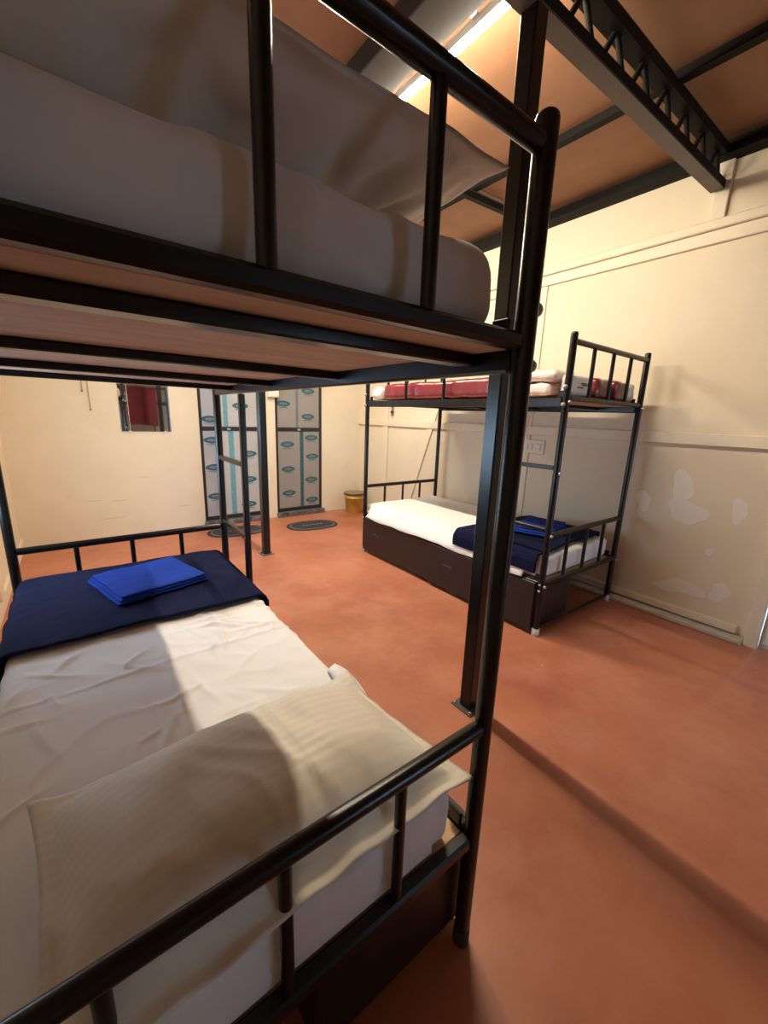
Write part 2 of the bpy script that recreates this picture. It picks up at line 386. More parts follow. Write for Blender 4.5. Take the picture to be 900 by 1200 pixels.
def truss(y, label, full=True):
    o = empty('roof_truss', (1.5, y, 2.7)); tag(o, label, 'truss', 'laced roof trusses')
    xa, xb = XL, XR-.03; hw = .034
    zb0 = -.258; th = .048
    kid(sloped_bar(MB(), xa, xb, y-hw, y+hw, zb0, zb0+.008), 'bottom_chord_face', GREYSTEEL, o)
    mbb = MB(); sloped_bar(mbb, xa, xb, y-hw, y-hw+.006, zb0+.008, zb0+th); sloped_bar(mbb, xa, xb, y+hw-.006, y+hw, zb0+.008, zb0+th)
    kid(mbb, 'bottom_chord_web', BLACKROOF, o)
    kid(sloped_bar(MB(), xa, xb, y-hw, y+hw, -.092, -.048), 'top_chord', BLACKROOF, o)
    n = 15; step = (xb-xa)/n; za, zb = zb0+.02, -.075
    for i in range(n):
        x0 = xa+i*step; xm = x0+step/2; x1 = x0+step
        for (p, q) in (((x0+.01, za), (xm, zb)), ((xm, zb), (x1-.01, za))):
            kid(MB().tube((p[0], y, zc(p[0])+p[1]), (q[0], y, zc(q[0])+q[1]), .012, 8), 'lacing_bar', BLACKROOF, o)
        kid(MB().box(x1-.03, x1+.03, y-.005, y+.005, zc(x1)+zb0+.02, zc(x1)+zb0+.075), 'gusset_plate', BLACKROOF, o)
    return o
truss(1.045, 'near laced steel roof truss ending at the cream right wall')
truss(3.60, 'far laced steel roof truss above the back column')
o = empty('ceiling_joist', (2.0, 2.27, 2.85)); tag(o, 'thin dark ceiling joist seen past the upper pillow corner', 'joist')
kid(sloped_bar(MB(), 1.35, XR-.08, 2.255, 2.295, -.085, -.045), 'joist_bar', BLACKROOF, o)
kid(sloped_bar(MB(), 1.35, XR-.08, 2.250, 2.300, -.045, -.040), 'joist_flange', GREYSTEEL, o)

def column(x, y, label, top):
    o = empty('steel_column', (x, y, 0)); tag(o, label, 'column', 'square steel columns holding the roof')
    kid(MB().bbox(x-.0325, x+.0325, y-.0325, y+.0325, .006, top, .005), 'column_tube', BLACK, o)
    kid(MB().bbox(x-.06, x+.06, y-.06, y+.06, 0, .006, .002), 'foot_plate', GREYSTEEL, o)
    for a in (-1, 1):
        for c in (-1, 1): kid(MB().lathe((x+a*.046, y+c*.046, .006), [(.007,0),(.007,.005),(.003,.008),(0,.0085)], 8), 'anchor_bolt', BOLT, o)
column(1.355, 1.045, 'square black steel column standing just behind the nearest bed post', zc(1.34)-.006)
column(1.360, 3.60, 'square black steel column standing on the floor in front of the film covered doors', zc(1.34)-.006)

# ---------------------------------------------------------------- tube light
def glow(st):
    M = bpy.data.materials.new('tube_glow'); M.use_nodes = True
    e = M.node_tree.nodes; e.remove(e['Principled BSDF'])
    en = e.new('ShaderNodeEmission'); en.inputs[0].default_value = TUBE_COLOR; en.inputs[1].default_value = st
    M.node_tree.links.new(en.outputs[0], e['Material Output'].inputs[0]); return M
TX, TZ = 1.405, 2.775
def tube_light(TY0, label, EM):
    TY1 = TY0+1.2
    tl = empty('tube_light', (1.40, TY0+.6, TZ)); tag(tl, label, 'light', 'tube lights on the roof beam')
    a0 = math.radians(-70)                       # diffuser faces down and into the room
    n = 14; V = []
    for y in (TY0, TY1):
        for i in range(n+1):
            t = a0 - math.pi/2 + math.pi*i/n; V.append((TX+.019*math.cos(t), y, TZ+.019*math.sin(t)))
    m_ = n+1
    df = MB().add(V, [(i, i+1, m_+i+1, m_+i) for i in range(n)], True)
    kid(df, 'glowing_diffuser', EM, tl)
    ux, uz = math.cos(a0), math.sin(a0); tx, tz = -uz, ux
    Q = [(TX+tx*.021, TZ+tz*.021), (TX-tx*.021, TZ-tz*.021), (TX-tx*.018-ux*.026, TZ-tz*.018-uz*.026), (TX+tx*.018-ux*.026, TZ+tz*.018-uz*.026)]
    V = [(q[0]-ux*.0008, y, q[1]-uz*.0008) for y in (TY0-.02, TY1+.02) for q in Q]
    kid(MB().add(V, [(0,1,2,3),(7,6,5,4),(0,4,5,1),(1,5,6,2),(2,6,7,3),(3,7,4,0)]), 'housing', WPLASTIC, tl)
    for y0 in (TY0-.02, TY1+.0005):
        c = [(TX+.021*math.cos(a0-math.pi/2+math.pi*i/8), TZ+.021*math.sin(a0-math.pi/2+math.pi*i/8)) for i in range(9)]
        V = [(p[0], y, p[1]) for y in (y0, y0+.0195) for p in c]
        kid(MB().add(V, [tuple(range(9)), tuple(range(9,18))[::-1]]+[(i, 9+i, 10+i, i+1) for i in range(8)]), 'end_cap', WPLASTIC, tl)
    for y in (TY0+.2, TY1-.2): kid(MB().bbox(1.3452, TX-.008, y-.015, y+.015, TZ+.012, TZ+.020, .002), 'mounting_clip', BOLT, tl)
tube_light(1.13, 'glowing warm tube light above the upper pillow, mounted along the grey roof beam', glow(TUBE_STRENGTH))
tube_light(2.75, 'added second tube light on the roof beam, unseen behind the upper bunk', glow(TUBE_ADDED_STRENGTH))  # added to brighten the far wall and floor, hidden from the camera

# ================================================================ BUNK BEDS
L, W = 1.951, 0.944
ZD, ZR, ZL, ZT, H = 1.465, 0.6575, 0.356, 1.753, 1.80
PR, RR, BR = .0195, .016, .0115
def make_bed():
    R = empty('bunk_bed')
    pm = MB().lathe((0,0,.045), [(PR,0),(PR,H-.045-.012),(PR*.92,H-.045-.005),(PR*.7,H-.045-.001),(0,H-.045)], 18).mesh('post', BLACK)
    fm = MB().lathe((0,0,0), [(PR+.004,0),(PR+.005,.012),(PR+.003,.05),(PR+.0005,.05)], 16).mesh('foot_cap', CLEAR)
    ends = (0, L)
    for x in (0, W):
        for y in ends:
            p = link('post', pm, R, (x, y, 0)); link('foot_cap', fm, p)
    rail = lambda z, r: MB().tube((PR, 0, z), (W-PR, 0, z), r, 14)
    tm = rail(ZT, RR).mesh('top_rail', BLACK); lm = rail(ZR, RR+.001).mesh('low_rail', BLACK)
    ub = MB().tube((0,0,ZD+.004), (0,0,ZT-RR+.004), BR, 12).mesh('upper_bar', BLACK)
    lb = MB().tube((0,0,ZL), (0,0,ZR-RR+.004), BR, 12).mesh('lower_bar', BLACK)
    de = MB().bbox(PR, W-PR, -.014, .014, ZD-.022, ZD+.006, .006).mesh('deck_end_rail', BLACK)
    le = MB().bbox(PR, W-PR, -.016, .016, ZL-.026, ZL+.006, .006).mesh('lower_end_rail', BLACK)
    fb = MB().tube((PR, 0, .048), (W-PR, 0, .048), .009, 10).mesh('floor_bar', BLACK)
    for y in ends:
        link('top_rail', tm, R, (0,y,0)); link('low_rail', lm, R, (0,y,0)); link('deck_end_rail', de, R, (0,y,0)); link('lower_end_rail', le, R, (0,y,0))
        link('floor_bar', fb, R, (0,y,0))
        for k in (1,2,3):
            link('upper_bar', ub, R, (W*k/4, y, 0)); link('lower_bar', lb, R, (W*k/4, y, 0))
    sd = MB().bbox(-.012, .014, PR, L-PR, ZD-.058, ZD-.004, .005).mesh('side_rail', BLACK)
    sl = MB().bbox(-.012, .014, PR, L-PR, ZL-.05, ZL+.004, .005).mesh('lower_side_rail', BLACK)
    for x in (0, W):
        link('side_rail', sd, R, (x,0,0)); link('lower_side_rail', sl, R, (x,0,0))
    cb = MB().bbox(.015, W-.015, -.02, .02, ZD-.042, ZD-.021, .003).mesh('cross_beam', BLACK)
    cl = MB().bbox(.015, W-.015, -.02, .02, ZL-.045, ZL-.024, .003).mesh('lower_cross_beam', BLACK)
    for k in range(4):
        link('cross_beam', cb, R, (0, L-.115-k*.515, 0)); link('lower_cross_beam', cl, R, (0, L-.115-k*.515, 0))
    MB().bbox(.018, W-.018, .018, L-.018, ZD-.020, ZD-.004, .002).build('upper_deck_board', PLY, R)
    MB().bbox(.018, W-.018, .018, L-.018, ZL-.023, ZL-.006, .002).build('lower_deck_board', PLYEDGE, R)
    for y in (.016, L-.062): MB().bbox(.02, W-.02, y, y+.046, ZD-.0038, ZD-.0008, .0008).build('end_flange', BLACK, R)
    # ladder at the y=0 end of the x=0 side
    LY = .41
    MB().bbox(-.016, .012, LY-.016, LY+.016, ZL-.02, ZD-.06, .005).build('ladder_upright', BLACK, R)
    rg = MB().bbox(-.012, .012, PR-.002, LY-.016, -.012, .012, .003).mesh('rung', BLACK)
    for z in (1.066, .69): link('rung', rg, R, (0,0,z))
    # nuts and bolts
    bm = MB().lathe((0,0,0), [(.010,0),(.010,.005),(.008,.010),(.004,.013),(0,.0135)], 10, 'y').mesh('bolt', BOLT)
    db = MB().lathe((0,0,0), [(.013,0),(.013,.006),(.011,.012),(.006,.0165),(0,.0175)], 12, 'x').mesh('cap_nut', DARKBOLT)
    for x in (0, W):
        for z in (ZD-.03, ZL-.02): link('bolt', bm, R, (x, 0, z), 0).scale = (1,1,1)
    for o_ in [c for c in R.children if c.name.startswith('bolt')]:
        o_.rotation_euler.z = math.pi; o_.location.y = -PR+.001
    for z in (1.066, .69): link('bolt', bm, R, (0.0, -PR+.001, z-.03), math.pi)
    for y in ends:
        for z in (ZD+.05, ZD-.045, ZL-.01, ZL-.05):
            if z < 1: link('bolt', bm, R, (-PR+.001, y, z), math.pi/2).scale = (.8,.8,.8)
            else: link('cap_nut', db, R, (-PR-.0005, y, z), math.pi)
    # angle brackets where the side rails meet the posts
    bk = MB().bbox(-.004, .006, -.018, .018, -.024, .012, .002).mesh('corner_bracket', BLACK)
    for x, s_ in ((.016, 1), (W-.016, -1)):
        for y in (.04, L-.04):
            link('corner_bracket', bk, R, (x if s_ > 0 else x-.014, y, ZL+.03)); link('corner_bracket', bk, R, (x if s_ > 0 else x-.014, y, ZD+.022))
    return R
def guard(R):
    """side guard on the ladder side, from the y=L post to the ladder gap"""
    ym = .535
    MB().tube((0, ym, 1.715), (0, L-PR, 1.715), .013, 12).build('guard_rail', BLACK, R)
    gb = MB().tube((0,0,ZD-.02), (0,0,1.715), .0125, 12).mesh('guard_bar', BLACK)
    for y in (ym, .965, 1.40): link('guard_bar', gb, R, (0, y, 0))

bed1 = make_bed()
bed2 = copy_tree(bed1); bed3 = copy_tree(bed1)
[bpy.data.objects.remove(c) for c in list(bed1.children) if c.name.startswith('floor_bar') and c.location.y > 1]
CAPB = MB().lathe((0,0,0), [(PR+.0010,0),(PR+.0014,.012),(PR+.0010,.05),(PR+.0005,.05)], 16).mesh('foot_cap', RUBBER)
for c in bed1.children:
    for g in c.children: g.data = CAPB
bed1.location = (.6586, .4632+L, 0); bed1.rotation_euler.z = math.pi
bed2.location = (2.2016, 1.2361, 0); bed2.rotation_euler.z = -.0099
bed3.location = (.80, -2.52, 0)
guard(bed2)
G = 'black metal bunk beds'
tag(bed1, 'black metal bunk bed nearest the camera, filling the left of the picture', 'bunk bed', G)
tag(bed2, 'black metal bunk bed against the cream wall, with red bedding on top', 'bunk bed', G)
tag(bed3, 'black metal bunk bed seen only in the wall mirror, red blanket hung on it', 'bunk bed', G)

# ---------------------------------------------------------------- storage boxes under the beds
def storage(x0, x1, y0, y1, front, label):
    """front = 'lo': the face at x0 carries the front board, else at x1"""
    R = empty('storage_box', ((x0+x1)/2, (y0+y1)/2, 0)); tag(R, label, 'storage box', 'rolling storage boxes under the bunk beds')
    fx0, fx1 = (x0, x0+.016) if front == 'lo' else (x1-.016, x1)
    bx0, bx1 = (x0+.0165, x1) if front == 'lo' else (x0, x1-.0165)
    fb = MB(); yc = y0+(y1-y0)*.78 if front == 'lo' else y0+(y1-y0)*.3
    kid(MB().bbox(fx0, fx1, y0, y1, .035, .352, .003), 'front_board', BROWNBOX, R)
    ex = x0-.0006 if front == 'lo' else x1+.0006
    h = kid(MB().bbox(ex-.004, ex+.004, yc-.045, yc+.045, .205, .228, .003), 'handle', HOLE, R)
    kid(MB().bbox(bx0, bx1, y0, y0+.016, .04, .295, .002), 'end_board', BROWNBOX, R)
    kid(MB().bbox(bx0, bx1, y1-.016, y1, .04, .295, .002), 'end_board', BROWNBOX, R)
    bk0, bk1 = (bx1-.016, bx1) if front == 'lo' else (bx0, bx0+.016)
    kid(MB().bbox(bk0, bk1, y0+.0165, y1-.0165, .04, .295, .002), 'back_board', BROWNBOX, R)
    kid(MB().bbox(bx0+.001, bx1-.0165, y0+.0165, y1-.0165, .04, .052, .001), 'bottom_board', BROWNBOX, R)
    for x in (x0+.05, x1-.04):
        for y in (y0+.05, y1-.05):
            c = kid(MB().lathe((x-.009, y, .018), [(.018,0),(.018,.018)], 12, 'x'), 'caster_wheel', RUBBER, R)
            kid(MB().bbox(x-.014, x+.014, y-.010, y+.010, .034, .040, .002), 'caster_plate', BOLT, R)
ym = 2.212
storage(2.172, 2.605, 1.262, ym-.003, 'lo', 'dark brown rolling storage box under the far bed, nearer to its foot rail')
storage(2.185, 2.605, ym+.003, 3.165, 'lo', 'dark brown rolling storage box under the far bed, at its yellow bucket end')
storage(.255, .688, .49, 1.437, 'hi', 'dark storage box under the pillow end of the nearest bed')
storage(.255, .688, 1.443, 2.385, 'hi', 'dark storage box under the blanket end of the nearest bed')

# ================================================================ BEDDING
def wob(a, s, o):
    return lambda p, n: p + n*(a*ns(p, s, o) + a*.4*ns(p, s*2.7, o+3))
# --- nearest bed, lower mattress with creased sheet
CRS = []
_r = random.Random(5)
for k in range(46):               # short creases, more of them near the right edge and by the pillow
    CRS.append((_r.uniform(-.22, .60) if k % 3 else _r.uniform(.28, .60), _r.uniform(.92, 1.66), _r.uniform(0, 3.14), _r.uniform(.03, .09), _r.uniform(.005, .010), _r.uniform(.003, .009)))
def low_sheet(p, n):
    h = .003*ns(p, 5, 1) + .002*ns(p, 14, 2) + .006*max(0, ridge((p.x+p.y*.5, p.y*1.2, 0), 6, 4)-.6)
    h += .0045*math.exp(-((p.x-.165-.010*math.sin(p.y*5))/.007)**2) + .004*math.exp(-((p.y-1.36-.03*p.x)/.007)**2)
    for (x, y, a, l_, w_, k) in CRS:
        dx, dy = p.x-x, p.y-y
        if abs(dx) < .2 and abs(dy) < .2:
            u = dx*math.cos(a)+dy*math.sin(a); v = -dx*math.sin(a)+dy*math.cos(a)+.6*u*u
            h += k*math.exp(-(u/l_)**2-(v/w_)**2)
    if n.z < .5: h += .005*ns((p.x, p.y, p.z*.25), 16, 5)
    return p + n*h
mt = empty('mattress', (.17, 1.43, ZL)); tag(mt, 'white sheeted mattress on the lower bunk of the nearest bed', 'mattress')
kid(rounded(.170, 1.428, ZL+.074, .866, 1.890, .146, .034, 110, 220, 16, low_sheet), 'fitted_sheet', SHEET, mt)
V = []; n = 60
for i in range(n+1):
    x = -.245+.785*i/n; wv = .003*ns((x, 0, 0), 14, 3)
    V += [(x, .4865-wv*.3, ZL+.085), (x, .4815+wv*.4, ZL+.045), (x, .4800+wv*.1, ZL+.0085)]
sk = kid(MB().add(V, [f for i in range(n) for f in ((3*i, 3*i+1, 3*i+4, 3*i+3), (3*i+1, 3*i+2, 3*i+5, 3*i+4))], True), 'sheet_skirt', SHEET, mt)
# loose fold of sheet on the right edge
V = []; n = 10
for i in range(n):
    t = i/(n-1)
    V += [(.555+.02*t, .86+.16*t, ZL+.1545+.004*math.sin(t*9)), (.615, .85+.19*t, ZL+.152+.020*math.sin(math.pi*t)), (.625, .86+.17*t, ZL+.11)]
fd = MB().add(V, [(3*i, 3*i+1, 3*i+4, 3*i+3) for i in range(n-1)]+[(3*i+1, 3*i+2, 3*i+5, 3*i+4) for i in range(n-1)], True)
fo = kid(fd, 'sheet_fold', SHEET, mt); sm_ = fo.modifiers.new('thick', 'SOLIDIFY'); sm_.thickness = .003

# --- pillows
def pillow(name, sx, sy, T, M, flange=.03, seed=0.0, flat=.35, wr=.006, seam=None):
    nx, ny = 76, 50; V = []; F = []
    def height(u, v):
        a = max(0, 1-abs(u)**2.6); b_ = max(0, 1-abs(v)**2.4); return (a*b_)**.55
    def plan(u, v):
        k = 1-.055*(1-u*u)*abs(v)**3; k2 = 1-.05*(1-v*v)*abs(u)**3
        return u*sx/2*k2, v*sy/2*k
    idx = {}
    for side in (1, -1):
        for i in range(nx+1):
            for j in range(ny+1):
                u, v = 2*i/nx-1, 2*j/ny-1
                u0, v0 = u/(1-2*flange/sx), v/(1-2*flange/sy)
                x, y = plan(u, v)
                h = height(max(-1, min(1, u0)), max(-1, min(1, v0)))
                edge = (abs(u0) > 1 or abs(v0) > 1)
                th = T*h if side > 0 else -T*flat*h
                wv = wr*ns((x, y, side), 9, seed)+wr*.6*max(0, ridge((x*2.2+y, y, side), 5, seed+3)-.5)*2
                z = th + wv*(h+.15)
                if edge: z = side*.0022 + .016*ns((x, y, 0), 12, seed+8)
                if i in (0, nx) or j in (0, ny): z = .016*ns((x, y, 0), 12, seed+8)
                if seam is not None and side > 0: z -= .004*math.exp(-((x-seam)/.006)**2)*h
                key = (side, i, j) if not (i in (0, nx) or j in (0, ny)) else (0, i, j)
                if key not in idx: idx[key] = len(V); V.append((x, y, z))
    g = lambda s_, i, j: idx.get((s_, i, j), idx.get((0, i, j)))
    for i in range(nx):
        for j in range(ny):
            F.append((g(1,i,j), g(1,i+1,j), g(1,i+1,j+1), g(1,i,j+1)))
            F.append((g(-1,i,j+1), g(-1,i+1,j+1), g(-1,i+1,j), g(-1,i,j)))
    return MB().add(V, F, True).build(name, M)
p1 = pillow('pillow', .765, .50, .118, PILLOW, .035, 2.0, .28, .007, seam=.04)
p1.location = (.240, .685, ZL+.19); p1.rotation_euler = (math.radians(-2), math.radians(2), math.radians(3))
tag(p1, 'cream striped pillow on the lower bunk of the nearest bed', 'pillow')

# --- upper bunk of nearest bed
def up_sheet(p, n):
    h = .007*ns(p, 4, 7) + .004*ns(p, 11, 9) + .010*max(0, ridge((p.x*1.3+p.z*.8, p.y, p.z), 5, 6)-.65)
    if n.z < .5: h += .005*ns((p.x, p.y, p.z*.3), 9, 5) + .010*math.exp(-((p.x-.245-.1*(p.z-1.5))/.012)**2)*(1 if p.y < .6 else 0) - .006*math.exp(-((p.x-.40)/.03)**2)
    return p + n*h
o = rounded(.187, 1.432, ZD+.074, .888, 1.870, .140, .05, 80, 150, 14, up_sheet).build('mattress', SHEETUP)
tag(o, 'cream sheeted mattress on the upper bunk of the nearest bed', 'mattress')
PILLOWUP = mat('cream_pillowcase_plain', (0.68, 0.63, 0.57), 0.75, sheen=0.3, bump=0.12, bscale=20, var=0.05, vscale=5)
p2 = pillow('pillow', .88, .48, .095, PILLOWUP, .035, 11.0, .85, .030)
p2.location = (.185, .735, ZD+.233); p2.rotation_euler = (math.radians(-9), 0, math.radians(1))
tag(p2, 'cream pillow on the upper bunk under the tube light', 'pillow')

# --- draped blankets
def drape(xa, xb, y0, y1, z, dropL, dropR, seed, M, name, thick=.008, r=.035, nseg=90, edge=.02):
    prof = []
    def arc(cx, cz, t0, t1, k):
        for i in range(k+1):
            t = t0+(t1-t0)*i/k; prof.append((cx+r*math.cos(t), cz+r*math.sin(t)))
    k = 8
    for i in range(k): prof.append((xa-.0, z-r-dropL+dropL*i/k))
    arc(xa+r, z-r, math.pi, math.pi/2, 8)
    nt_ = 40
    for i in range(1, nt_): prof.append((xa+r+(xb-xa-2*r)*i/nt_, z))
    arc(xb-r, z-r, math.pi/2, 0, 8)
    for i in range(1, k+1): prof.append((xb, z-r-dropR*i/k))
    V = []; F = []; n = len(prof)
    for j in range(nseg+1):
        t = j/nseg
        for (x, zz) in prof:
            y = y0+(y1-y0)*t + edge*ns((x, 0, zz), 3, seed)*(1-2*t)
            q = Vector((x, y, zz)); side = 1 if z-zz > r*.9 else 0
            hz = .006*abs(ns(q, 5, seed))+.004*abs(ns(q, 13, seed+2))
            fl = .010*abs(ns((x, y, zz*.3), 10, seed+5))*side
            V.append((x + (fl+.004 if x > (xa+xb)/2 else -fl-.004)*side, y, zz+(hz if not side else 0)))
    for j in range(nseg):
        for i in range(n-1): F.append((j*n+i, j*n+i+1, (j+1)*n+i+1, (j+1)*n+i))
    o = MB().add(V, F, True).build(name, M)
    s_ = o.modifiers.new('thick', 'SOLIDIFY'); s_.thickness = thick; s_.offset = 1
    return o
ZM = ZL+.149
o = drape(-.275, .615, 1.65, 2.37, ZM+.016, .10, .10, 3, NAVY, 'folded_blanket', .010)
tag(o, 'navy blanket folded across the foot of the nearest lower bunk', 'blanket')

def towel(name, cx, cy, z, rz, sx, sy, layers, M, label, seed, fl=.007):
    R = empty(name, (cx, cy, z), rz); tag(R, label, 'towel', 'folded blue towels')
    for k in range(layers):
        t = .0105
        fn = lambda p, n, k=k: p + Vector((0, 0, .004*ns(p, 7, seed)+.002*ns(p, 19, seed+k))) + Vector((.006*math.sin(k*2.1+seed), .005*math.cos(k*1.7), 0))
        rounded(.007*k, .003*k, fl+t/2+k*(t+.0012), sx-.014*k, sy-.010*k, t, .005, 34, 34, 3, fn).build('towel_layer', M, R)
    return R
towel('folded_towel', .205, 2.035, ZM+.028, math.radians(15), .385, .365, 3, BLUE, 'royal blue folded towel on the navy blanket of the nearest bed', 1.0)

# --- far bed, lower bunk
def far_sheet(p, n):
    h = .004*ns(p, 5, 12)+.003*ns(p, 13, 14)
    if n.z < .5 and n.x < -.3: h += .016*max(0, ns((p.x, p.y+.5*p.z, 0), 9, 15)) + .004
    return p + n*h
mt = empty('mattress', (2.68, 2.2, ZL)); tag(mt, 'white sheeted mattress on the lower bunk of the far bed', 'mattress')
kid(rounded(2.672, 2.203, ZL+.072, .868, 1.872, .142, .03, 60, 130, 12, far_sheet), 'fitted_sheet', SHEET, mt)
# sheet edge hanging over the rail
V = []; n = 90
for i in range(n+1):
    y = 1.36+1.74*i/n
    wv = .010*ns((y, 0, 0), 9, 3)
    V += [(2.232+.002, y, ZL+.115), (2.210+wv*.3, y, ZL+.085), (2.196+wv*.6, y, ZL+.045), (2.178+wv*.5-.010, y, ZL+.012+.015*ns((y, 0, 0), 5, 9))]
F = []
for i in range(n):
    for k in range(3): F.append((4*i+k, 4*i+4+k, 4*i+5+k, 4*i+1+k))
so = kid(MB().add(V, F, True), 'hanging_sheet_edge', SHEET, mt); s_ = so.modifiers.new('thick', 'SOLIDIFY'); s_.thickness = .002
o = drape(2.198, 3.115, 1.325, 1.93, ZL+.146+.016, .075, .06, 8, NAVY, 'folded_blanket', .012, edge=.10)
tag(o, 'navy blanket folded across the foot of the far lower bunk', 'blanket')
towel('folded_towel', 2.70, 1.60, ZL+.185, math.radians(15), .42, .30, 3, BLUE, 'royal blue folded towel on the navy blanket of the far bed', 4.0)

# --- far bed, upper bunk
zb = ZD+.006
o = rounded(2.66, 2.395, zb+.068, .82, 1.19, .130, .035, 40, 60, 8, wob(.010, 7, 21)).build('wrapped_mattress', RED)
tag(o, 'red mattress in shiny plastic on the upper bunk of the far bed', 'mattress')
p3 = rounded(2.50, 3.085, zb+.058, .54, .150, .108, .05, 30, 14, 10, wob(.012, 8, 33)).build('pillow', WRAPW)
tag(p3, 'white pillow at the far end of the red mattress', 'pillow')
def parcel(cx, cy, sx, sy, sz, M, label, seed, rz=0, nm='wrapped_bundle', z=zb):
    o = rounded(0, 0, sz/2+.004, sx, sy, sz, .03, 26, 22, 12, lambda p, n: p + n*(.012*ns(p, 9, seed)+.006*ns(p, 22, seed+4))).build(nm, M)
    o.location = (cx, cy, z); o.rotation_euler.z = rz; tag(o, label, 'bundle', 'plastic wrapped bedding on the upper far bunk'); return o
parcel(2.39, 1.560, .31, .38, .070, FLORAL, 'floral wrapped bundle lying lowest beside the ladder gap of the upper far bunk', 41)
parcel(2.38, 1.53, .29, .36, .062, FLORAL, 'floral wrapped bundle lying on top of another beside the ladder gap', 47, .06, z=zb+.084)
b_ = parcel(2.405, 1.300, .24, .075, .125, WRAPW, 'white wrapped bundle with black print behind the far bunk end bars', 52)
for (dz, wx, x0) in ((.075, .07, .01), (.066, .045, .02), (.05, .06, -.03)):
    MB().bbox(x0-wx/2, x0+wx/2, -.0495, -.040, dz, dz+.005, .001).build('printed_line', PRINT, b_)
parcel(2.695, 1.43, .215, .33, .128, RED, 'red wrapped bundle behind the middle bars of the far bunk end', 61)
parcel(2.925, 1.43, .170, .33, .122, RED, 'red wrapped bundle next to the wall side bars of the far bunk end', 67)
parcel(3.065, 1.42, .095, .33, .120, WRAPW, 'narrow white wrapped bundle in the wall side corner of the upper far bunk', 71)

# --- red blanket hung on the end of the bed that only the mirror shows
V = []; nu, nv = 40, 30
for j in range(nv+1):
    for i in range(nu+1):
        u, v = i/nu, j/nv
        V.append((.98+.56*u, -.560+.012*math.sin(u*14+v)+.006*ns((u, v, 0), 5, 2)+ .012*v, 1.772-.80*v+.012*math.sin(u*5)))
o = MB().add(V, [(j*(nu+1)+i, j*(nu+1)+i+1, (j+1)*(nu+1)+i+1, (j+1)*(nu+1)+i) for j in range(nv) for i in range(nu)], True).build('hanging_blanket', REDCLOTH)
s_ = o.modifiers.new('thick', 'SOLIDIFY'); s_.thickness = .006; s_.offset = 0
o.location.y = .03
tag(o, 'red blanket hanging on the bunk bed that the mirror reflects', 'blanket')
o = rounded(1.27, -1.54, ZL+.075, .86, 1.85, .145, .04, 20, 40, 6, wob(.005, 5, 3)).build('mattress', SHEET)
tag(o, 'white mattress on the lower bunk of the bed that the mirror reflects', 'mattress')

# ================================================================ FAR WALL FITTINGS
# film covered doors
LENS = []
def logo_mesh():
    mb = MB(); n = 24; V = []
    def lens(t, a, b_):
        c = math.cos(t); s_ = math.sin(t); return (a*math.copysign(abs(c)**1.25, c), b_*math.copysign(abs(s_)**1.0, s_))
    for i in range(n):
        t = 2*math.pi*i/n; x, z = lens(t, .094, .038); x2, z2 = lens(t, .048, .013)
        V += [(x, 0, z), (x2, 0, z2)]
    mb.add(V, [(2*i, 2*((i+1)%n), 2*((i+1)%n)+1, 2*i+1) for i in range(n)])
    mb.box(-.034, .034, -.0002, .0002, -.006, .006)
    x = -.062
    rnd = random.Random(3)
    while x < .055:
        wdt = rnd.uniform(.007, .016); mb.box(x, x+wdt, -.0002, .0002, -.050, -.041); x += wdt+.004
    x = -.050
    while x < .060:
        wdt = rnd.uniform(.004, .012); mb.box(x, x+wdt, -.0002, .0002, -.062, -.058); x += wdt+.004
    return mb.mesh('printed_logo', TEAL)
LOGO = logo_mesh()
def film_door(name, X, stripeU, stripeL, logos):
    R = struct(empty(name, ((X[0]+X[1])/2, YF, 0)))
    x0, x1 = X; y0, y1 = YF+.008, YF+.055; zb_ = .060; zt = DH; fw = .034
    kid(MB().bbox(x0, x0+fw, y0, y1, zb_, zt, .003), 'frame_stile', FRAME, R)
    kid(MB().bbox(x1-fw, x1, y0, y1, zb_, zt, .003), 'frame_stile', FRAME, R)
    for (a, b_) in ((zb_, .106), (1.104, 1.150), (zt-.04, zt)):
        kid(MB().bbox(x0+fw, x1-fw, y0, y1, a, b_, .003), 'frame_rail', FRAME, R)
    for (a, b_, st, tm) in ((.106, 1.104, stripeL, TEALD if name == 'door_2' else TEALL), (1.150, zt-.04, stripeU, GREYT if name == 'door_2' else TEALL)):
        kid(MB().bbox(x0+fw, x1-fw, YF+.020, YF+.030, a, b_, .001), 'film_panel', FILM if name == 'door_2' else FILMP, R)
        kid(MB().box(st[0], st[1], YF+.0186, YF+.020, a+.002, b_-.002), 'printed_stripe', tm, R)
    for (lx, lz) in logos:
        lx = min(max(lx, x0+fw+.08), x1-fw-.08)
        o = link('printed_logo', LOGO, None, (lx, YF+.0190, lz)); o.parent = R; o.matrix_parent_inverse = Matrix.Translation(R.location).inverted()
    kid(MB().bbox(x0+.30, x0+.34, y0-.012, y0, 1.112, 1.135, .003), 'latch', BOLT, R)
    # dark marble threshold
    return R
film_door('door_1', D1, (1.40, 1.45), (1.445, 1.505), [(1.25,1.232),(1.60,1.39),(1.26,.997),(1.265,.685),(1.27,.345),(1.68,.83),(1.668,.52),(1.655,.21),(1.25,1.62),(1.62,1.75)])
film_door('door_2', D2, (2.300, 2.335), (2.352, 2.402), [(2.133,1.44),(2.473,1.61),(2.47,1.29),(2.178,.937),(2.183,.62),(2.188,.304),(2.517,1.02),(2.528,.774),(2.513,.464),(2.523,.185),(2.15,1.78)])
for k, X in enumerate((D1, D2)):
    o = MB().bbox(X[0]-.01, X[1]+.02, YF-.055, YF+.10, 0, .058, .004).build('trim_%d' % (11+k), MARBLE); struct(o)

